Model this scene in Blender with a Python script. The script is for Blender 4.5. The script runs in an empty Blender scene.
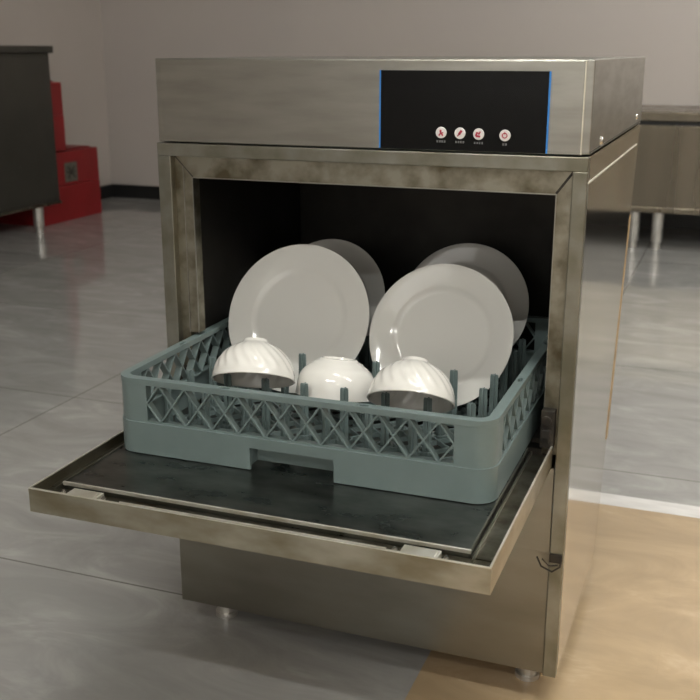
import bpy, bmesh, math, random
from mathutils import Vector, Matrix
random.seed(4)
PI = math.pi
S = bpy.context.scene
COL = S.collection

# ------------------------------------------------------------------ materials
def newmat(name):
    m = bpy.data.materials.new(name); m.use_nodes = True
    nt = m.node_tree; b = nt.nodes['Principled BSDF']
    return m, nt, b

def pmat(name, col, rough=.5, metal=0., noise=None, nscale=20., stretch=(1, 1, 1), bump=0., rvar=0., spec=.5, coat=0.):
    """principled with an optional second colour mixed in by a noise (dirt, veins, brushing)"""
    m, nt, b = newmat(name)
    b.inputs['Roughness'].default_value = rough
    b.inputs['Metallic'].default_value = metal
    b.inputs['Specular IOR Level'].default_value = spec
    b.inputs['Coat Weight'].default_value = coat
    b.inputs['Coat Roughness'].default_value = .06
    b.inputs['Base Color'].default_value = (*col, 1)
    if noise or bump or rvar:
        tc = nt.nodes.new('ShaderNodeTexCoord'); mp = nt.nodes.new('ShaderNodeMapping')
        mp.inputs['Scale'].default_value = stretch
        nt.links.new(tc.outputs['Object'], mp.inputs['Vector'])
        n = nt.nodes.new('ShaderNodeTexNoise'); n.inputs['Scale'].default_value = nscale
        n.inputs['Detail'].default_value = 5
        nt.links.new(mp.outputs['Vector'], n.inputs['Vector'])
        r = nt.nodes.new('ShaderNodeValToRGB'); r.color_ramp.elements[0].position = .38; r.color_ramp.elements[1].position = .66
        nt.links.new(n.outputs['Fac'], r.inputs['Fac'])
        if noise:
            r.color_ramp.elements[0].color = (*col, 1); r.color_ramp.elements[1].color = (*noise, 1)
            nt.links.new(r.outputs['Color'], b.inputs['Base Color'])
        if rvar:
            mr = nt.nodes.new('ShaderNodeMapRange'); mr.inputs['To Min'].default_value = rough; mr.inputs['To Max'].default_value = rough + rvar
            nt.links.new(n.outputs['Fac'], mr.inputs['Value']); nt.links.new(mr.outputs['Result'], b.inputs['Roughness'])
        if bump:
            bp = nt.nodes.new('ShaderNodeBump'); bp.inputs['Strength'].default_value = bump; bp.inputs['Distance'].default_value = .002
            nt.links.new(n.outputs['Fac'], bp.inputs['Height']); nt.links.new(bp.outputs['Normal'], b.inputs['Normal'])
    return m

def emis(name, col, s):
    m, nt, b = newmat(name)
    b.inputs['Base Color'].default_value = (.8, .8, .8, 1)
    b.inputs['Emission Color'].default_value = (*col, 1); b.inputs['Emission Strength'].default_value = s
    return m

def tile_mat(name, base, vein, grout, x0, y0, px, py, rough=.1, gw=.0022):
    m, nt, b = newmat(name)
    N = nt.nodes.new; L = nt.links.new
    tc = N('ShaderNodeTexCoord'); sp = N('ShaderNodeSeparateXYZ'); L(tc.outputs['Object'], sp.inputs[0])
    def line(axis, o, p):
        a = N('ShaderNodeMath'); a.operation = 'SUBTRACT'; L(sp.outputs[axis], a.inputs[0]); a.inputs[1].default_value = o
        c = N('ShaderNodeMath'); c.operation = 'PINGPONG'; L(a.outputs[0], c.inputs[0]); c.inputs[1].default_value = p / 2
        d = N('ShaderNodeMath'); d.operation = 'LESS_THAN'; L(c.outputs[0], d.inputs[0]); d.inputs[1].default_value = gw
        return d
    mx = N('ShaderNodeMath'); mx.operation = 'MAXIMUM'
    L(line('X', x0, px).outputs[0], mx.inputs[0]); L(line('Y', y0, py).outputs[0], mx.inputs[1])
    mp = N('ShaderNodeMapping'); mp.inputs['Scale'].default_value = (1, 2.2, 1); mp.inputs['Rotation'].default_value = (0, 0, .5); L(tc.outputs['Object'], mp.inputs[0])
    n = N('ShaderNodeTexNoise'); n.inputs['Scale'].default_value = 4.2; n.inputs['Detail'].default_value = 7; n.inputs['Roughness'].default_value = .62
    n.inputs['Distortion'].default_value = 1.1
    L(mp.outputs[0], n.inputs['Vector'])
    r = N('ShaderNodeValToRGB'); L(n.outputs['Fac'], r.inputs[0])
    r.color_ramp.elements[0].position = .35; r.color_ramp.elements[0].color = (*[c * .84 for c in base], 1)
    r.color_ramp.elements[1].position = .74; r.color_ramp.elements[1].color = (*vein, 1)
    e = r.color_ramp.elements.new(.55); e.color = (*base, 1)
    mix = N('ShaderNodeMix'); mix.data_type = 'RGBA'; L(mx.outputs[0], mix.inputs[0]); L(r.outputs[0], mix.inputs[6]); mix.inputs[7].default_value = (*grout, 1)
    L(mix.outputs[2], b.inputs['Base Color'])
    mr = N('ShaderNodeMapRange'); mr.inputs['To Min'].default_value = rough; mr.inputs['To Max'].default_value = rough + .06
    L(n.outputs['Fac'], mr.inputs[0]); L(mr.outputs[0], b.inputs['Roughness'])
    b.inputs['Specular IOR Level'].default_value = .85
    return m

M = {}
M['steel'] = pmat('brushed_steel', (.43, .42, .38), .26, 1, (.35, .34, .30), 9, (1, 1, 6), rvar=.12)
M['steel_frame'] = pmat('worn_steel', (.36, .355, .31), .29, 1, (.22, .21, .16), 14, (1, 1, 1), rvar=.16, bump=.05)
M['steel_side'] = pmat('polished_side_steel', (.66, .62, .55), .085, 1, (.62, .58, .51), 3, (1, 1, 1), rvar=.05)
M['steel_dirty'] = pmat('stained_steel', (.37, .35, .285), .28, 1, (.13, .11, .07), 26, (1, 1, 1), rvar=.25, bump=.12)
M['steel_low'] = pmat('lower_front_steel', (.30, .285, .245), .24, 1, (.24, .225, .19), 5, (1, 1, 3), rvar=.1)
M['steel_door'] = pmat('stained_door_steel', (.47, .44, .355), .28, 1, (.27, .235, .16), 11, (1, 1, 2.2), rvar=.2, bump=.08)
M['steel_channel'] = pmat('dark_channel_steel', (.20, .19, .155), .3, 1, (.08, .07, .045), 26, rvar=.2, bump=.1)
M['steel_pan'] = pmat('dark_pan_steel', (.155, .16, .15), .22, 1, (.26, .26, .24), 17, (1, 2, 1), rvar=.14, bump=.06)
M['steel_edge'] = pmat('highlight_edge_steel', (.90, .88, .80), .42, .85, (.72, .68, .56), 30)  # paler steel, edge highlights painted into the colour; clips share it
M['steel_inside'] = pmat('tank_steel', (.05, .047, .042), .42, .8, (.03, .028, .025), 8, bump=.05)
M['steel_back'] = pmat('counter_steel', (.34, .30, .235), .22, 1, (.20, .175, .135), 1.6, (3, 3, .25), rvar=.1)
M['leg_steel'] = pmat('leg_steel', (.75, .74, .70), .3, .8, (.62, .6, .56), 20)
M['dark_cab'] = pmat('dark_cabinet_steel', (.075, .071, .06), .38, .6, (.06, .057, .048), 2.5, rvar=.1)
M['grime'] = pmat('grimy_hinge', (.010, .008, .006), .6, .1, (.035, .027, .018), 60, bump=.5)
M['gap_shade'] = pmat('gap_shade_black', (.02, .02, .02), .6)
M['screw'] = pmat('screw_steel', (.82, .8, .76), .22, 1)
M['black_glass'] = pmat('black_panel', (.004, .004, .004), .22, 0, spec=.18)
M['blue'] = pmat('blue_edge', (.03, .22, .62), .4)
M['white_button'] = pmat('button_white', (.78, .76, .74), .35)
M['red_icon'] = pmat('icon_red', (.42, .015, .05), .4)
M['caption'] = pmat('caption_grey', (.42, .42, .42), .4)
M['tape'] = pmat('brown_edge_strip', (.42, .29, .15), .45, 0, (.30, .20, .10), 30)
M['plastic'] = pmat('grey_green_plastic', (.158, .205, .200), .36, 0, (.149, .195, .190), 40, bump=.03, spec=.5)
M['china'] = pmat('white_china', (.66, .65, .61), .09, 0, (.65, .64, .60), 5, spec=.6, coat=.3)
M['china_bowl'] = pmat('white_bowl_china', (.80, .78, .73), .09, 0, (.79, .77, .72), 5, spec=.6, coat=.3)
M['red'] = pmat('red_case', (.24, .008, .010), .42, 0, (.20, .007, .008), 6)
M['plate_green'] = pmat('case_plate', (.17, .165, .13), .5, .3, (.09, .085, .07), 60)
M['wall'] = pmat('wall_paint', (.50, .455, .42), .75, 0, (.485, .44, .41), 2)
M['wallside'] = pmat('wall_side_paint', (.50, .45, .41), .75, 0, (.48, .43, .39), 2)
M['ceil'] = pmat('ceiling_paint', (.42, .41, .39), .85, 0, (.40, .39, .37), 3)
M['base'] = pmat('black_baseboard', (.012, .012, .012), .35, 0, (.018, .018, .018), 9)
M['floor'] = tile_mat('polished_grey_tile', (.39, .385, .37), (.50, .495, .475), (.17, .165, .15), -.847, .907, 1.25, .82, rough=.04, gw=.0018)
M['floor_beige'] = tile_mat('beige_floor_area', (.50, .37, .225), (.62, .48, .32), (.40, .29, .17), -.865, .112, .8, .807, gw=.0001)
M['strip'] = pmat('white_floor_strip', (.86, .84, .82), .22, 0, (.74, .72, .70), 14, (1, 4, 1))
M['lamp_body'] = pmat('lamp_housing', (.7, .7, .7), .5)
M['tube'] = emis('lamp_tube', (.985, .985, .94), 124)
M['tube_key'] = emis('bright_lamp_tube', (.985, .985, .94), 150)
M['fill_glow'] = emis('fill_pane_glow', (1, .97, .93), .7)
M['frame_white'] = pmat('fill_pane_frame_paint', (.7, .7, .68), .5)

# ------------------------------------------------------------------ mesh helpers
class MB:
    def __init__(s): s.bm = bmesh.new(); s.mi = 0
    def face(s, vs, smooth=False):
        try:
            f = s.bm.faces.new(vs)
        except ValueError:
            return None
        f.material_index = s.mi; f.smooth = smooth; return f
    def box(s, x0, x1, y0, y1, z0, z1, mat=None):
        P = [(x0, y0, z0), (x1, y0, z0), (x1, y1, z0), (x0, y1, z0), (x0, y0, z1), (x1, y0, z1), (x1, y1, z1), (x0, y1, z1)]
        if mat is not None: P = [mat @ Vector(p) for p in P]
        v = [s.bm.verts.new(p) for p in P]
        for q in ((3, 2, 1, 0), (4, 5, 6, 7), (0, 1, 5, 4), (1, 2, 6, 5), (2, 3, 7, 6), (3, 0, 4, 7)): s.face([v[i] for i in q])
        return s
    def prism(s, pts, axis, a, b, smooth=False):
        """pts: 2D outline; extruded along axis 'x','y' or 'z' from a to b"""
        def P(p, t): return {'x': (t, p[0], p[1]), 'y': (p[0], t, p[1]), 'z': (p[0], p[1], t)}[axis]
        A = [s.bm.verts.new(P(p, a)) for p in pts]; B = [s.bm.verts.new(P(p, b)) for p in pts]
        n = len(pts)
        s.face(A); s.face(B[::-1])
        for i in range(n): s.face([A[i], B[i], B[(i + 1) % n], A[(i + 1) % n]], smooth)
        return s
    def bar(s, p0, p1, w, d, side):
        """flat bar from p0 to p1, width w in the plane across `side`, depth d along `side`"""
        p0 = Vector(p0); p1 = Vector(p1); ax = (p1 - p0).normalized(); sd = Vector(side).normalized(); up = ax.cross(sd).normalized()
        v = []
        for p in (p0, p1):
            for a, b in ((-1, -1), (1, -1), (1, 1), (-1, 1)): v.append(s.bm.verts.new(p + up * a * w / 2 + sd * b * d / 2))
        for q in ((3, 2, 1, 0), (4, 5, 6, 7), (0, 1, 5, 4), (1, 2, 6, 5), (2, 3, 7, 6), (3, 0, 4, 7)): s.face([v[i] for i in q])
        return s
    def cyl(s, p0, p1, r0, r1=None, n=20, smooth=True):
        r1 = r0 if r1 is None else r1
        p0 = Vector(p0); p1 = Vector(p1); ax = (p1 - p0).normalized()
        e = ax.orthogonal().normalized(); g = ax.cross(e)
        A = []; B = []
        for i in range(n):
            t = 2 * PI * i / n; o = e * math.cos(t) + g * math.sin(t)
            A.append(s.bm.verts.new(p0 + o * r0)); B.append(s.bm.verts.new(p1 + o * r1))
        s.face(A[::-1]); s.face(B)
        for i in range(n): s.face([A[i], A[(i + 1) % n], B[(i + 1) % n], B[i]], smooth)
        return s
    def tube(s, pts, r, n=8):
        pts = [Vector(p) for p in pts]; rings = []
        for i, p in enumerate(pts):
            d = (pts[min(i + 1, len(pts) - 1)] - pts[max(i - 1, 0)]).normalized()
            e = d.cross(Vector((0.13, .2, .97))).normalized(); g = d.cross(e)
            rings.append([s.bm.verts.new(p + (e * math.cos(2 * PI * k / n) + g * math.sin(2 * PI * k / n)) * r) for k in range(n)])
        s.face(rings[0][::-1]); s.face(rings[-1])
        for a, b in zip(rings, rings[1:]):
            for k in range(n): s.face([a[k], a[(k + 1) % n], b[(k + 1) % n], b[k]], True)
        return s
    def lathe(s, prof, n=64, mod=None):
        """closed profile (r,z) loop revolved about z; mod(r,z,theta)->r"""
        rings = []
        for (r, z) in prof:
            if r < 1e-6: rings.append([s.bm.verts.new((0, 0, z))]); continue
            ring = []
            for k in range(n):
                t = 2 * PI * k / n; rr = mod(r, z, t) if mod else r
                ring.append(s.bm.verts.new((rr * math.cos(t), rr * math.sin(t), z)))
            rings.append(ring)
        for a, b in zip(rings, rings[1:]):
            for k in range(n):
                k2 = (k + 1) % n
                if len(a) == 1 and len(b) == 1: continue
                if len(a) == 1: s.face([a[0], b[k], b[k2]], True)
                elif len(b) == 1: s.face([a[k], b[0], a[k2]], True)
                else: s.face([a[k], b[k], b[k2], a[k2]], True)
        return s
    def build(s, name, mats, parent=None, bevel=0., loc=None, rot=None, keep=False):
        bmesh.ops.recalc_face_normals(s.bm, faces=s.bm.faces)
        for e in s.bm.edges:
            if len(e.link_faces) != 2 or e.calc_face_angle(0) > math.radians(38): e.smooth = False
        me = bpy.data.meshes.new(name); s.bm.to_mesh(me); s.bm.free()
        if not isinstance(mats, (list, tuple)): mats = [mats]
        for m in mats: me.materials.append(m)
        o = bpy.data.objects.new(name, me); COL.objects.link(o)
        if parent: o.parent = parent
        if loc: o.location = loc
        if rot: o.rotation_euler = rot
        if bevel:
            b = o.modifiers.new('bevel', 'BEVEL'); b.width = bevel; b.segments = 2; b.limit_method = 'ANGLE'; b.angle_limit = math.radians(40)
        return o

def thing(name, label, cat, loc=(0, 0, 0), rot=(0, 0, 0), group=None):
    o = bpy.data.objects.new(name, None); COL.objects.link(o); o.empty_display_size = .05
    o.location = loc; o.rotation_euler = rot; o['label'] = label; o['category'] = cat; o['kind'] = 'thing'
    if group: o['group'] = group
    return o
def tag(o, label, cat, group=None):
    o['label'] = label; o['category'] = cat; o['kind'] = 'thing'
    if group: o['group'] = group
    return o
def struct(name, mb, m, label, bevel=0.):
    o = mb.build(name, m, bevel=bevel); o['kind'] = 'structure'; o['label'] = label; o['category'] = name.split('_')[0]
    return o
def dup(root, loc, rot=None, label=None, group=None):
    r = root.copy(); COL.objects.link(r); r.location = loc
    if rot is not None: r.rotation_euler = rot
    if label: r['label'] = label
    if group: r['group'] = group
    for ch in list(root.children):
        c = ch.copy(); COL.objects.link(c); c.parent = r
        for g in ch.children:
            d = g.copy(); COL.objects.link(d); d.parent = c
    return r

# ------------------------------------------------------------------ the room
FZ = -.39
XL, XR, YF, YB, CZ = -2.98, 4.2, -4.2, 4.35, 2.35
struct('floor', MB().box(XL - .1, XR + .1, YF - .1, YB + .1, FZ - .1, FZ), M['floor'], 'polished grey stone-look floor tiles')
struct('trim_1', MB().box(.40, XR, .715, .772, FZ, FZ + .0012), M['strip'], 'white strip across the floor where the beige area begins')
struct('floor_beige', MB().box(.40, XR, YF, .715, FZ, FZ + .0010), M['floor_beige'], 'beige floor area right of the dishwasher')  # thin beige slab over the grey floor, bordered by the white strip
struct('wall_back', MB().box(XL - .1, XR + .1, YB, YB + .1, FZ, CZ), M['wall'], 'plain beige-grey back wall')
struct('wall_left', MB().box(XL - .1, XL, YF, YB, FZ, CZ), M['wallside'], 'plain grey wall on the left')
struct('wall_right', MB().box(XR, XR + .1, YF, YB, FZ, CZ), M['wallside'], 'plain grey wall on the right')
wf = MB()
wf.box(XL, -.9, YF - .1, YF, FZ, CZ).box(2.6, XR, YF - .1, YF, FZ, CZ).box(-.9, 2.6, YF - .1, YF, FZ, .35).box(-.9, 2.6, YF - .1, YF, 2.0, CZ)
struct('wall_front', wf, M['wallside'], 'wall behind the viewer with a wide opening for the fill pane')
struct('ceiling', MB().box(XL - .1, XR + .1, YF - .1, YB + .1, CZ, CZ + .1), M['ceil'], 'pale flat ceiling')
struct('baseboard_back', MB().box(XL, XR, YB - .012, YB, FZ, FZ + .083), M['base'], 'black baseboard under the back wall', .002)
struct('baseboard_left', MB().box(XL, XL + .012, YF, YB - .012, FZ, FZ + .083), M['base'], 'black baseboard under the left wall', .002)
w = struct('fill_pane_1', MB().box(-.9, 2.6, YF - .06, YF - .05, .35, 2.0), M['fill_glow'], 'unseen glowing pane added in the front wall as fill light')  # unseen glowing pane, added as frontal fill
f = MB()
for x in (-.9, .24, 1.42, 2.56): f.box(x, x + .04, YF - .05, YF + .01, .35, 2.0)
f.box(-.9, 2.6, YF - .05, YF + .01, .35, .39).box(-.9, 2.6, YF - .05, YF + .01, 1.96, 2.0)
f.build('fill_pane_frame', M['frame_white'], w)

# ceiling tube lamps
def lamp(x, y, label, tube='tube'):
    t = thing('ceiling_light', label, 'ceiling light', (x, y, CZ), group='ceiling tube lights')
    MB().box(-.62, .62, -.05, .05, -.045, 0).build('lamp_housing', M['lamp_body'], t, .004)
    MB().cyl((-.6, 0, -.065), (.6, 0, -.065), .018).build('lamp_tube', M[tube], t)
    return t
lamp(.85, -.42, 'brightest ceiling tube light, directly over the open dishwasher door', 'tube_key')
L0 = lamp(.3, -2.15, 'unseen ceiling tube light for front fill just behind the viewer')  # unseen tube added as fill for the front plates
for x, y, l in ((2.4, -2.9, 'unseen ceiling tube light for fill near the right front corner'), (2.4, -.5, 'ceiling tube light to the right, level with the open door'),  # first of these is a fill tube added on the right
                (1.7, 1.9, 'unseen ceiling tube light added to brighten the floor right of the dishwasher'), (1.7, 3.2, 'unseen ceiling tube light added to brighten the area before the steel counter')):  # these two tubes added to brighten floor and wall on the right
    dup(L0, (x, y, CZ), label=l)

# ------------------------------------------------------------------ dishwasher
W = .603; ZT = .3848
dw = thing('commercial_dishwasher', 'undercounter stainless steel dishwasher with its front door folded down open', 'dishwasher', (0, 0, FZ))
class Off:  # parts are written in world numbers, parent sits on the floor
    pass
def dpart(name, mb, m, parent=None, bevel=0., label=None):
    p = parent or dw
    o = mb.build(name, m, p, bevel)
    if p is dw: o.location = (0, 0, -FZ)
    if label: o['label'] = label
    return o

def yback(z): return .635 - (ZT - z) * .315
def sidepoly(inset=0):
    zb = -.345
    return [(.0142, zb), (yback(zb), zb), (yback(ZT), ZT), (.0142, ZT)]
sp = dpart('side_panel', MB().prism(sidepoly(), 'x', W - .0015, W), M['steel_side'], label='mirror-like right side panel')
MB().box(W, W + .0012, .004, .60, .352, .3535).build('fold_line', M['steel_edge'], sp)
tp = MB(); zs = [.23, .12, 0, -.09, -.147]; ws = [.001, .005, .009, .017, .016]
for (z1, w1), (z2, w2) in zip(zip(zs, ws), list(zip(zs, ws))[1:]):
    tp.prism([(yback(z1) - w1, z1), (yback(z1) + .001, z1), (yback(z2) + .001, z2), (yback(z2) - w2, z2)], 'x', W, W + .0012)
tp.build('edge_strip', M['tape'], sp)
dpart('side_panel', MB().prism(sidepoly(), 'x', 0, .0015), M['steel'])
bk = MB()
bk.prism([(yback(-.345) - .002, -.345), (yback(-.345), -.345), (yback(ZT), ZT), (yback(ZT) - .002, ZT)], 'x', .0015, W - .0015)
dpart('back_panel', bk, M['steel'])
dpart('bottom_panel', MB().box(.0015, W - .0015, .016, yback(-.345) - .004, -.345, -.343), M['steel'])

# face frame around the opening, running down as corner posts
fr = MB()
fr.box(-.0015, .0195, 0, .014, -.028, ZT - .0180).box(W - .0185, W, 0, .014, -.345, ZT - .0180).box(-.0015, W, 0, .014, ZT - .0180, ZT)
dpart('face_frame', fr, M['steel_frame'], bevel=.0012)
fl = MB()
fl.box(.0195, .048, .012, .030, .1070, .3365).box(.0195, .0335, .012, .030, -.012, .1070).box(.5637, W - .0185, .012, .030, -.012, .3365).box(.0195, W - .0185, .012, .030, .3365, ZT - .0180)
flo = dpart('door_flange', fl, M['steel_dirty'])
be = MB()
be.box(.0325, .0337, .0105, .0125, .107, .352).box(.5835, .5845, .0105, .0125, -.01, .352)
be.box(.0468, .0482, .0108, .0125, .107, .337).box(.5636, .5648, .0108, .0125, 0, .337).box(.047, .565, .0108, .0125, .3358, .3372)
be.build('flange_bead', M['steel'], flo)
MB().bar((.0200, .0118, .366), (.0478, .0118, .3375), .0012, .001, (0, 1, 0)).build('corner_seam', M['grime'], flo)
MB().bar((.5845, .0118, .366), (.5640, .0118, .3375), .0030, .001, (0, 1, 0)).build('corner_seam', M['grime'], flo)

# wash tank
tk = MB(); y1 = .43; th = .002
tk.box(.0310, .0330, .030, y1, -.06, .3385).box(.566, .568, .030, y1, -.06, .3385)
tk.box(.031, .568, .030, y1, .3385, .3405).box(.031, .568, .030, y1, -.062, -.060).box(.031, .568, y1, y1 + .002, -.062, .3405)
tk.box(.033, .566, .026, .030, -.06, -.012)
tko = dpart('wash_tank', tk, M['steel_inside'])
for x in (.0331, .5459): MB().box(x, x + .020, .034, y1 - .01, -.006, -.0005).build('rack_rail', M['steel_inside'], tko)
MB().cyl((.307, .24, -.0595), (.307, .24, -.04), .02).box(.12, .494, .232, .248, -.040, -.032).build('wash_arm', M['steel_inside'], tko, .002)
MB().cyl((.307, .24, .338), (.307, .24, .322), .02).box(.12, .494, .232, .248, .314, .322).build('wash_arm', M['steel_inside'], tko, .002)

# control housing on top
hs = MB()
hs.prism([(.006, ZT + .0022), (.645, ZT + .0022), (.645, .500), (.006, .500)], 'x', -.001, W)
hs.box(.02, W - .02, .02, .62, ZT - .001, ZT + .0022)
ho = dpart('control_housing', hs, M['steel'], bevel=.0015)
MB().box(.0095, .5918, .002, .0062, ZT + .0022, .4985).build('front_panel', M['steel'], ho, .0008)
MB().box(.5918, .5932, .0015, .0062, ZT + .0022, .4985).build('edge_line', M['steel_edge'], ho)
sc = MB(); sc.cyl((W, .104, .3965), (W + .0028, .104, .3965), .0065, .0045)
scr = sc.build('screw', M['screw'], ho)
sc = MB(); sc.cyl((W, .56, .4015), (W + .0022, .56, .4015), .0052, .004); sc.build('screw', M['screw'], ho)
sp2 = MB(); sp2.box(W, W + .0004, .006, .64, .3898, .3908); sp2.build('seam', M['grime'], ho)
cp = MB(); cp.box(.3345, .5500, -.0006, .002, ZT + .0030, .486)
cpo = dpart('control_panel', cp, M['black_glass'], label='black control panel with four round buttons and blue side edges')
MB().box(.3325, .3345, -.0006, .002, ZT + .0030, .486).build('blue_edge', M['blue'], cpo)
MB().box(.5500, .5520, -.0006, .002, ZT + .0030, .486).build('blue_edge', M['blue'], cpo)
def btn(x, z, kind):
    b = MB(); r = .0072
    b.cyl((x, -.0006, z), (x, -.0024, z), r, r * .93, 28)
    b.mi = 1; y0, y1 = -.0030, -.0023
    def R(x0, z0, x1, z1, w): b.bar((x + x0 * r, (y0 + y1) / 2, z + z0 * r), (x + x1 * r, (y0 + y1) / 2, z + z1 * r), w * r, .0006, (0, 1, 0))
    if kind == 0:   # crossed shapes with a dot above
        R(-.35, -.5, .12, .1, .24); R(.4, -.5, -.12, .12, .24); R(-.05, .1, -.05, .5, .34); R(.15, -.1, .45, .05, .2)
    elif kind == 1: # slanted leaf / brush
        R(-.4, -.5, .05, 0, .2); R(-.12, -.2, .35, .5, .42)
    elif kind == 2: # fan-like mark
        R(-.45, -.3, .35, -.4, .34); R(-.45, -.3, -.2, .35, .3); R(.05, -.1, .35, .45, .22); R(-.1, .2, .3, .1, .2)
    else:           # ring
        for k in range(14):
            a, c = 2 * PI * k / 14, 2 * PI * (k + 1) / 14
            R(.42 * math.cos(a), .42 * math.sin(a), .42 * math.cos(c), .42 * math.sin(c), .17)
        R(0, .2, 0, .62, .14)
    o = b.build('button', [M['white_button'], M['red_icon']], cpo)
    o['label'] = ['white button with a red crossed mark', 'white button with a red slanted brush mark', 'white button with a red fan-like mark', 'white button with a red ring mark'][kind]
    t = MB(); n = 2 if kind == 3 else 4; cw = .0027
    for k in range(n):   # tiny unreadable caption characters
        cx = x + (k - (n - 1) / 2) * cw * 1.12; cz = z - .0110; h = .0013
        for q in (-1, 0, 1): t.box(cx - cw * .40, cx + cw * .40, -.0009, -.0006, cz + q * h * .75 - .00018, cz + q * h * .75 + .00018)
        xo = (-.3, .1, -.05, .3)[k % 4] * cw; t.box(cx + xo - .0002, cx + xo + .0002, -.0009, -.0006, cz - h, cz + h)
    t.build('button_caption', M['caption'], cpo)
for i, (x, z) in enumerate(((.4162, .4098), (.4408, .4096), (.4650, .4092), (.4986, .4084))): btn(x, z, i)

# lower front
lp = MB(); lp.box(-.0015, .5838, .0035, .0065, -.153, -.0285)
dpart('front_panel', lp, M['steel_low'], bevel=.0008)
lp = MB(); lp.box(-.0015, W - .0190, .0060, .0080, -.345, -.1535)
dpart('kick_panel', lp, M['steel_low'], bevel=.0008)
br = MB(); br.tube([(.568, -.004, -.158), (.575, -.007, -.170), (.590, -.007, -.176), (.600, -.005, -.168), (.602, -.004, -.157)], .0013).tube([(.575, -.004, -.160), (.585, -.006, -.168), (.597, -.004, -.166)], .0010)
br.box(.585, .602, -.003, .004, -.164, -.152)
dpart('latch_bracket', br, M['grime'])
for x in (.05, W - .05):
    for y in (.06, .34):
        b = MB(); b.cyl((x, y, -.345), (x, y, FZ + .008), .014); b.cyl((x, y, FZ + .008), (x, y, FZ), .018)
        dpart('foot', b, M['leg_steel'])

# hinges at the foot of the opening
for x in (.0160, .5630):
    h = MB(); h.box(x, x + .018, -.004, .012, .002, .054); h.cyl((x + .008, -.004, .042), (x + .008, -.009, .042), .0065, n=14)
    h.cyl((x + .008, -.004, .014), (x + .008, -.008, .014), .005, n=14); h.box(x + .002, x + .014, -.012, -.004, .018, .030)
    dpart('hinge', h, M['grime'], bevel=.001)

# the open door: a shallow tray hinged at y=0
X0, X1, Y0 = .0150, .5808, -.3608
d = MB()
d.box(X0, X1, Y0, Y0 + .0016, -.0245, .0055).box(X0, X0 + .0016, Y0 + .0016, -.003, -.0245, .0055).box(X1 - .0016, X1, Y0 + .0016, -.003, -.0245, .0055)
d.box(X0 + .0016, X1 - .0016, Y0 + .0016, -.003, -.0245, -.0225)
door = dpart('door', d, M['steel_door'], label='stained steel door folded down flat')
e = MB()
e.box(X0, X1, Y0 - .0003, Y0 + .0022, .0053, .0064).box(X0, X0 + .0022, Y0 + .0022, -.003, .0053, .0064).box(X1 - .0024, X1, Y0 + .0022, -.003, .0053, .0064)
e.build('door_rim', M['steel_edge'], door)
PX0, PX1, PY0 = .0350, .5485, -.3185
p = MB(); p.box(PX0, PX1, PY0, -.006, -.0225, -.0012)
p.build('inner_panel', M['steel_pan'], door, .0015)
e = MB()
e.box(PX0 - .001, PX1 + .001, PY0 - .0012, PY0 + .0014, -.004, .0008)
e.build('panel_edge', M['steel_edge'], door, .0004)
for a_, b_ in ((PX0 - .001, PX0 + .001), (PX1 - .001, PX1 + .001)): MB().box(a_, b_, PY0 + .0014, -.006, -.004, .0005).build('panel_edge', M['steel_frame'], door)
for a_, b_ in ((PX1 + .0045, PX1 + .006), (PX0 - .006, PX0 - .0045)): MB().box(a_, b_, PY0 - .012, -.006, -.0085, -.004).build('channel_lip', M['steel_frame'], door)
c = MB()
c.box(X0 + .0016, X1 - .0016, Y0 + .0016, PY0 - .0012, -.0225, -.009).box(X0 + .0016, PX0 - .001, PY0, -.004, -.0225, -.0085).box(PX1 + .001, X1 - .0016, PY0, -.004, -.0225, -.0085)
c.build('channel', M['steel_channel'], door)
g = MB(); g.box(.125, .46, Y0 + .012, Y0 + .0165, -.009, -.0035).box(.125, .46, Y0 + .024, Y0 + .026, -.009, -.0045)
g.build('gasket_strip', M['steel_edge'], door, .0006)
for x in (.057, .478):
    k = MB(); k.box(x, x + .042, Y0 + .008, Y0 + .033, -.009, -.001); k.box(x + .003, x + .039, Y0 + .012, Y0 + .029, -.001, .0003)
    k.build('door_clip', M['steel_edge'], door, .001)
    for s in (-.007, .050):
        k = MB(); k.cyl((x + s, Y0 + .02, -.009), (x + s, Y0 + .02, -.0015), .0042, .003, 14); k.cyl((x + s, Y0 + .02, -.0015), (x + s, Y0 + .02, .0005), .0018, n=10)
        k.build('screw', M['screw'], door)

# ------------------------------------------------------------------ dish rack
RX, RY, RL, RH = .0375, -.2025, .5075, .1025
rack = thing('dish_rack', 'square grey-green plastic dish rack with lattice sides on the open dishwasher door', 'dish rack', (RX, RY, 0))
T = .0035; RC = .026; ZS = .0435; ZR = .0945
def rrect(i, r, n=8):
    """rounded square outline inset by i; list of (x,y) anticlockwise from the front-left corner's end"""
    a, b = i, RL - i; r = max(r - i, .001); out = []
    for cx, cy, t0 in ((b - r, a + r, -PI / 2), (b - r, b - r, 0), (a + r, b - r, PI / 2), (a + r, a + r, PI)):
        for k in range(n + 1):
            t = t0 + PI / 2 * k / n; out.append((cx + r * math.cos(t), cy + r * math.sin(t)))
    return out
def ring(mb, i0, i1, z0, z1, sub=None):
    A, B = rrect(i0, RC), rrect(i1, RC); n = len(A); vs = []
    for q, z in ((A, z0), (A, z1), (B, z1), (B, z0)): vs.append([mb.bm.verts.new((x, y, z)) for x, y in q])
    for k in range(n):
        k2 = (k + 1) % n
        for j in range(4): mb.face([vs[j][k], vs[j][k2], vs[(j + 1) % 4][k2], vs[(j + 1) % 4][k]], j in (0, 2))
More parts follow.
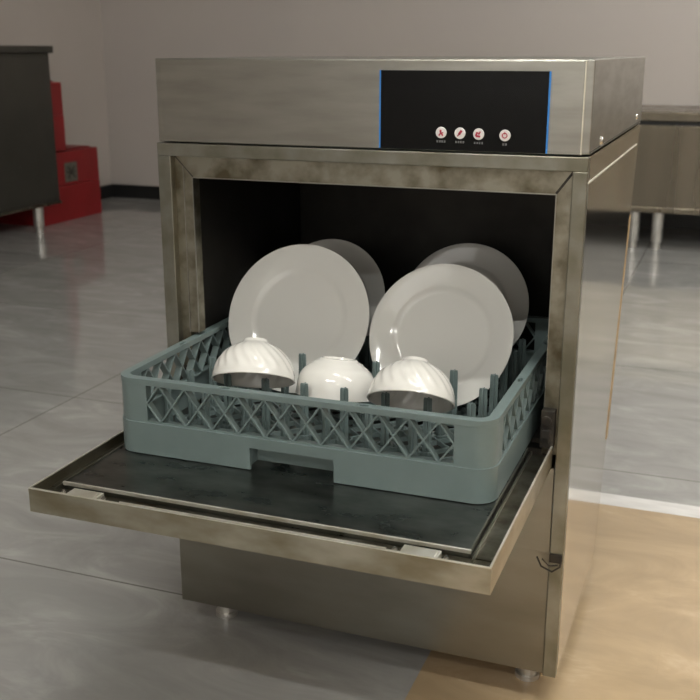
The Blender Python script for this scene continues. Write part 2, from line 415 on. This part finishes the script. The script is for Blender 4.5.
def arc(mb, A, B, z0, z1):
    vs = [[mb.bm.verts.new((x, y, z)) for x, y in q] for q, z in ((A, z0), (A, z1), (B, z1), (B, z0))]
    for k in range(len(A) - 1):
        for j in range(4): mb.face([vs[j][k], vs[j][k + 1], vs[(j + 1) % 4][k + 1], vs[(j + 1) % 4][k]], j in (0, 2))
    mb.face([v[0] for v in vs]); mb.face([v[-1] for v in vs][::-1])
NA, NB = .1957, .3097      # handle notch along the front, in rack coordinates
A, B = rrect(-.0014, RC), rrect(T, RC)
base = MB(); ring(base, -.0014, T, .0295, ZS)
fr_, bk_ = (NB, -.0014), (NB, T)
# right side run: from notch right edge round to the back notch, then the left run
arc(base, [(NB, -.0014)] + A[0:18] + [(NB, RL + .0014)], [(NB, T)] + B[0:18] + [(NB, RL - T)], 0, .0295)
arc(base, [(NA, RL + .0014)] + A[18:36] + [(NA, -.0014)], [(NA, RL - T)] + B[18:36] + [(NA, T)], 0, .0295)
base.build('rack_base', M['plastic'], rack)
for s in (0, 1):
    def Y(a, b): return (a, b) if s == 0 else (RL - b, RL - a)
    h = MB(); y = Y(.0215, .0240); h.box(NA - .002, NB + .002, *y, .0045, .0295)
    y = Y(.0036, .0240); h.box(NA - .002, NA, *y, .0045, .0295).box(NB, NB + .002, *y, .0045, .0295).box(NA - .002, NB + .002, *y, .0295, .0315)
    h.build('handle_recess', M['plastic'], rack, .0006)
# upper rim with oval holes
rim = MB(); ring(rim, -.0002, .0125, ZR, RH)
ro = rim.build('rack_rim', M['plastic'], rack)
cut = MB()
for hx in (.159, .345):
    for yy in (.0065, RL - .0065):
        m = Matrix.Translation((hx, yy, 0)) @ Matrix.Diagonal((1.9, .75, 1, 1)); bmq = [m @ Vector((.0042 * math.cos(t * PI / 8), .0042 * math.sin(t * PI / 8), 0)) for t in range(16)]
        cut.prism([(v.x, v.y) for v in bmq], 'z', ZR - .01, RH + .01)
    for xx in (.0065, RL - .0065):
        m = Matrix.Translation((xx, hx + .012, 0)) @ Matrix.Diagonal((.75, 1.9, 1, 1)); bmq = [m @ Vector((.0042 * math.cos(t * PI / 8), .0042 * math.sin(t * PI / 8), 0)) for t in range(16)]
        cut.prism([(v.x, v.y) for v in bmq], 'z', ZR - .01, RH + .01)
co = cut.build('cutter', M['plastic'], rack)
bo = ro.modifiers.new('holes', 'BOOLEAN'); bo.object = co; bo.operation = 'DIFFERENCE'; bo.solver = 'EXACT'
bpy.context.view_layer.update()
dg = bpy.context.evaluated_depsgraph_get()
me = bpy.data.meshes.new_from_object(ro.evaluated_get(dg)); ro.modifiers.clear(); ro.data = me
bpy.data.objects.remove(co, do_unlink=True)
bv = ro.modifiers.new('bevel', 'BEVEL'); bv.width = .0018; bv.segments = 3; bv.limit_method = 'ANGLE'; bv.angle_limit = math.radians(50)
# corner posts
A, B = rrect(0.0004, RC), rrect(.0125, RC); e0 = .048
for k, (p, q) in enumerate((((RL - e0, 0), (RL, e0)), ((RL, RL - e0), (RL - e0, RL)), ((e0, RL), (0, RL - e0)), ((0, e0), (e0, 0)))):
    a = A[k * 9:k * 9 + 9]; b = B[k * 9:k * 9 + 9]
    def fix(pt, ins):
        x, y = pt
        return (min(max(x, ins), RL - ins), min(max(y, ins), RL - ins))
    mb = MB(); arc(mb, [fix(p, .0004)] + a + [fix(q, .0004)], [fix(p, .0125)] + b + [fix(q, .0125)], ZS, ZR)
    mb.build('corner_post', M['plastic'], rack)
# lattice sides
def lattice(side):
    mb = MB(); n = 11; a, b = e0, RL - e0; p = (b - a) / n; dpt = .0105
    def P(t, z, o=.0060):
        return {0: (t, o, z), 1: (RL - o, t, z), 2: (t, RL - o, z), 3: (o, t, z)}[side]
    nrm = {0: (0, 1, 0), 1: (1, 0, 0), 2: (0, 1, 0), 3: (1, 0, 0)}[side]
    for k in range(n):
        t0, t1 = a + k * p, a + (k + 1) * p
        tm = (t0 + t1) / 2; zm = (ZS + ZR) / 2 + .001; zt, zb = ZR + .001, ZS + .001
        for sg, ds in ((1, dpt), (-1, dpt * .98)):   # from this apex at the rim down to the foot of the next / previous one
            te = tm + sg * p
            if te > b: mb.bar(P(tm, zt), P(b, zm), .0021, ds, nrm); mb.bar(P(tm, zb), P(b, zm), .0021, ds * .96, nrm)
            elif te < a: mb.bar(P(tm, zt), P(a, zm), .0021, ds, nrm); mb.bar(P(tm, zb), P(a, zm), .0021, ds * .96, nrm)
            else: mb.bar(P(tm, zt), P(te, zb), .0021, ds, nrm)
    mb.bar(P(a, ZS + .0012), P(b, ZS + .0012), .0026, .0095, nrm)
    return mb.build('lattice_panel', M['plastic'], rack)
for s in range(4): lattice(s)
# floor grid
gm = MB(); z = .0100; a, b = .026, RL - .026; n = 11; st = (b - a) / n
for k in range(1, 2 * n):
    o = k * st
    x0, y0 = (a + o, a) if o <= b - a else (b, a + o - (b - a)); x1, y1 = (a, a + o) if o <= b - a else (a + o - (b - a), b)
    tr = .016 if k == n else 0
    x0 -= tr; y0 += tr; x1 += tr; y1 -= tr
    gm.bar((x0, y0, z), (x1, y1, z), .0022, .007, (0, 0, 1))
    gm.bar((RL - x0, y0, z - .0002), (RL - x1, y1, z - .0002), .0022, .0066, (0, 0, 1))
cols = [.0910 + .0571 * k for k in range(8)]; rows = [-.158 + .0635 * k for k in range(7)]
for x in cols:
    for y in rows:
        for k in range(10):
            t, u = 2 * PI * k / 10, 2 * PI * (k + 1) / 10; r = .0105
            gm.bar((x - RX + r * math.cos(t), y - RY + r * math.sin(t), .0100), (x - RX + r * math.cos(u), y - RY + r * math.sin(u), .0100), .0024, .0085, (0, 0, 1))
gm.build('floor_grid', M['plastic'], rack)
# pegs: plus-shaped prongs
pg = MB(); w = .0052; t = .0013
def plus(w, t): return [(-t, -w), (t, -w), (t, -t), (w, -t), (w, t), (t, t), (t, w), (-t, w), (-t, t), (-w, t), (-w, -t), (-t, -t)]
lo, hi = plus(.0060, .0011), plus(.0054, .0010)
A = [pg.bm.verts.new((x, y, .012)) for x, y in lo]; B = [pg.bm.verts.new((x, y, .0825)) for x, y in hi]; Cc = [pg.bm.verts.new((x * .9, y * .9, .0850)) for x, y in hi]
pg.face(A[::-1]); pg.face(Cc)
for k in range(12): pg.face([A[k], A[(k + 1) % 12], B[(k + 1) % 12], B[k]]); pg.face([B[k], B[(k + 1) % 12], Cc[(k + 1) % 12], Cc[k]])
peg0 = pg.build('peg', M['plastic'], rack)
first = True
for x in cols:
    for y in rows:
        o = peg0 if first else peg0.copy()
        if not first: COL.objects.link(o)
        first = False
        o.parent = rack; o.location = (x - RX, y - RY, 0)

# ------------------------------------------------------------------ plates
def plate(D, well, name_label, x, yb, tilt, spin=0, zb=.0142, depth=1.):
    """front faces +z locally; stood on edge and leaned back"""
    R = D / 2; wr = well
    prof = [(0, .0045), (wr * .9, .0045), (wr * .97, .0052), (wr * 1.03, .0085), (wr * 1.08, .0100), (R * .90, .0152), (R * .975, .0172), (R, .0172), (R * 1.0, .0158), (R * .985, .0146),
            (R * .90, .0118), (wr * 1.08, .0065), (wr * .99, .0028), (wr * .90, .0), (wr * .86, .0), (wr * .84, .0016), (0, .0016)]
    prof = [(a_, .0045 + (b_ - .0045) * depth if b_ > .0045 else b_) for a_, b_ in prof]
    mb = MB(); mb.lathe(prof, 96)
    o = mb.build('dinner_plate', M['china'], loc=(0, 0, 0))
    tag(o, name_label, 'plate', 'white plates standing in the dish rack')
    th = math.radians(tilt)
    n = Vector((0, -math.cos(th), math.sin(th))); up = Vector((0, math.sin(th), math.cos(th)))
    c = Vector((x, yb, zb)) + up * R
    rx = up.cross(n)
    o.matrix_world = Matrix(((rx.x, up.x, n.x, c.x), (rx.y, up.y, n.y, c.y), (rx.z, up.z, n.z, c.z), (0, 0, 0, 1)))
    return o
plate(.2280, .074, 'large white plate in front on the left, plain and leaning back', .1740, .0510, 24, depth=.55)
plate(.2125, .0715, 'white plate in front on the right with a visible inner ring', .3970, .0560, 26)
plate(.1985, .063, 'shaded white plate half hidden behind the left front plate', .1535, .2460, 20)
plate(.2095, .066, 'shaded white plate half hidden behind the right front plate', .3830, .2455, 26)

# ------------------------------------------------------------------ bowls
def bowl(label, C, R, H, tilt, roll, fr, fluted, spin=0):
    """local z=0 is the rim plane, foot at z=H (upside down)"""
    out = []; N = 16
    for k in range(N + 1):
        s = k / N; z = H * .9 * s
        r = fr + (R - fr) * (1 - s ** (2.15 if fluted else 3.0)) ** (.62 if fluted else .60)
        out.append((max(r, fr * 1.30), z))
    prof = [(R - .0022, .0), (R - .0004, -.0004), (R + .0006, .0006)] + out[1:] + [(fr * 1.10, H * .935), (fr * 1.0, H * .985), (fr * .96, H), (fr * .86, H), (fr * .82, H * .945), (0, H * .945)]
    inn = [(r - .0030, z - .0012) for r, z in out[::-1] if r - .003 > .004 and z > .001]
    inn = [(max(r, 0), z) for r, z in inn]
    full = prof + [(0, H * .9 - .0025)] + inn + [(R - .0022, 0)]
    # profile order: outer rim -> foot -> centre, centre inside -> rim
    mb = MB()
    def mod(r, z, t):
        if not fluted or z < H * .13 or z > H * .9 or r < fr * 1.31: return r
        e = min(1, (z / H - .13) / .15) * min(1, (.9 - z / H) / .12)
        a = t * 20 + z / H * 15
        return r * (1 - .042 * e * abs(math.sin(a / 2)) ** 1.0 + .008 * e)
    mb.lathe(full, 160 if fluted else 72, mod)
    bmesh.ops.remove_doubles(mb.bm, verts=mb.bm.verts, dist=1e-6)
    o = mb.build('china_bowl', M['china_bowl'])
    tag(o, label, 'bowl', 'white bowls upside down in the dish rack')
    ph, rl = math.radians(tilt), math.radians(roll)
    n = Vector((math.sin(rl) * math.cos(ph), math.sin(ph), math.cos(ph) * math.cos(rl))).normalized()
    e1 = Vector((0, 1, 0)).cross(n).normalized(); e2 = n.cross(e1)
    m = Matrix(((e1.x, e2.x, n.x, C[0]), (e1.y, e2.y, n.y, C[1]), (e1.z, e2.z, n.z, C[2]), (0, 0, 0, 1)))
    o.matrix_world = m @ Matrix.Rotation(spin, 4, 'Z')
    return o
bowl('left fluted white bowl lying upside down and tipped back on the pegs', (.1890, -.098, .0815), .0563, .0565, 27.6, -8.5, .0165, True)
bowl('middle smooth white bowl upside down with a wide foot', (.2825, -.033, .0500), .0553, .0525, 13, 1, .0257, False)
bowl('right fluted white bowl lying upside down in front of the right plate', (.4118, -.098, .0775), .0564, .0570, 33.4, -5, .0165, True, .1)

# ------------------------------------------------------------------ background left
def leg(parent, x, y, zt, name='leg'):
    b = MB(); b.cyl((x, y, zt), (x, y, FZ + .035), .027, .0255); b.cyl((x, y, FZ + .035), (x, y, FZ + .030), .0255, .021); b.cyl((x, y, FZ + .030), (x, y, FZ), .020, .021)
    o = b.build(name, M['leg_steel'], parent); o.location = (0, 0, 0); return o
cab = thing('steel_cabinet', 'dark steel cabinet on short round legs standing along the left wall', 'cabinet', (0, 0, 0))
zb = FZ + .148
MB().box(-2.955, -2.535, .9, 3.20, zb, .50).build('cabinet_body', M['dark_cab'], cab, .004)
MB().box(-2.955, -2.515, .88, 3.215, .50, .535).build('cabinet_top', M['dark_cab'], cab, .004)
MB().box(-2.955, -2.528, .9, 3.205, zb - .012, zb).build('bottom_rail', M['steel_back'], cab, .002)
for y0, y1_ in ((.93, 1.66), (1.69, 2.42), (2.45, 3.17)):
    dd = MB().box(-2.535, -2.527, y0, y1_, zb + .02, .48).build('cabinet_door', M['dark_cab'], cab, .002)
for y in (1.0, 3.05):
    for x in (-2.565, -2.91): leg(cab, x, y, zb - .012)

def case(label, x0, x1, y0, y1, z0, z1, emblem):
    t = thing('red_case', label, 'storage case', ((x0 + x1) / 2, (y0 + y1) / 2, z0), group='red cases by the left wall')
    w, dp, h = (x1 - x0) / 2, (y1 - y0) / 2, z1 - z0
    MB().box(-w, w, -dp, dp, 0, h * .50).build('case_body', M['red'], t, .004)
    MB().box(-w + .001, w - .001, -dp + .002, dp - .002, h * .502, h * .975).build('case_lid', M['red'], t, .004)
    MB().box(-w + .01, w - .03, -dp + .02, dp - .03, h * .975, h).build('lid_top', M['red'], t, .01)
    if emblem:
        yc = emblem[0] - (y0 + y1) / 2; zc = emblem[1] - z0
        p = MB().box(w - .003, w + .001, yc - .058, yc + .058, zc - .052, zc + .052).build('maker_plate', M['plate_green'], t, .003)
        e = MB()
        for a in (-1, 1): e.bar((w + .0016, yc - .03 * a, zc - .03), (w + .0016, yc + .03 * a, zc + .03), .012, .001, (1, 0, 0))
        e.bar((w + .0016, yc - .038, zc), (w + .0016, yc + .038, zc), .008, .001, (1, 0, 0))
        e.build('emblem', M['dark_cab'], p)
    return t
case('large red case on the floor beside the dark cabinet, grey-green square plate', XL + .014, -2.66, 3.218, 3.755, FZ, -.005, (3.488, -.128))
case('smaller red case stacked on top of the large red case', XL + .014, -2.655, 3.215, 3.455, -.005, .36, None)

# ------------------------------------------------------------------ background right
def counter(label, x0, x1, legs):
    t = thing('steel_counter', label, 'counter', (0, 0, 0), group=None)
    zb = -.200; y0, y1 = 3.66, 4.32
    MB().box(x0, x1, y0 + .012, y1, zb, .185).build('counter_body', M['steel_back'], t, .003)
    MB().box(x0, x1, y0, y1, .203, .245).build('counter_top', M['steel_back'], t, .006)
    MB().box(x0 + .004, x1 - .004, y0 + .02, y1, .185, .203).build('shadow_gap', M['gap_shade'], t)  # black filler, the shade under the top is put into its colour
    MB().box(x0, x1, y0, y1, zb - .014, zb + .012).build('bottom_rail', M['steel_back'], t, .003)
    n = 3; wd = (x1 - x0) / n
    for k in range(n):
        q = MB().box(x0 + k * wd + .01, x0 + (k + 1) * wd - .01, y0 + .004, y0 + .012, zb + .02, .178).build('counter_door', M['steel_back'], t, .002)
    for x in legs:
        for y in ((3.715, 4.25) if abs(x - .4) > .3 else (3.715,)): leg(t, x, y, zb - .014)
    return t
counter('long brownish steel counter on short round legs against the back wall', -1.35, 2.05, (-1.28, .334, .442, 1.98))

# ------------------------------------------------------------------ world, camera
wd = bpy.data.worlds.new('world'); S.world = wd; wd.use_nodes = True
wd.node_tree.nodes['Background'].inputs[0].default_value = (.5, .5, .5, 1); wd.node_tree.nodes['Background'].inputs[1].default_value = .3
cam = bpy.data.cameras.new('camera'); co = bpy.data.objects.new('camera', cam); COL.objects.link(co)
F, TH, YA = 1023.6, .2841, .3602
cam.sensor_width = 36; cam.lens = F * 36 / 700; cam.clip_start = .05; cam.clip_end = 50
fw = Vector((-math.sin(YA) * math.cos(TH), math.cos(YA) * math.cos(TH), -math.sin(TH)))
co.location = (.7759, -1.2852, .5094)
co.rotation_euler = fw.to_track_quat('-Z', 'Y').to_euler()
cam.dof.use_dof = True; cam.dof.focus_distance = 1.30; cam.dof.aperture_fstop = 11
S.camera = co
S.view_settings.view_transform = 'Standard'; S.view_settings.look = 'None'; S.view_settings.gamma = 1; S.view_settings.use_curve_mapping = False
S.view_settings.exposure = 0.18
S.cycles.use_denoising = True
S.cycles.max_bounces = 10
S.cycles.sample_clamp_indirect = 6
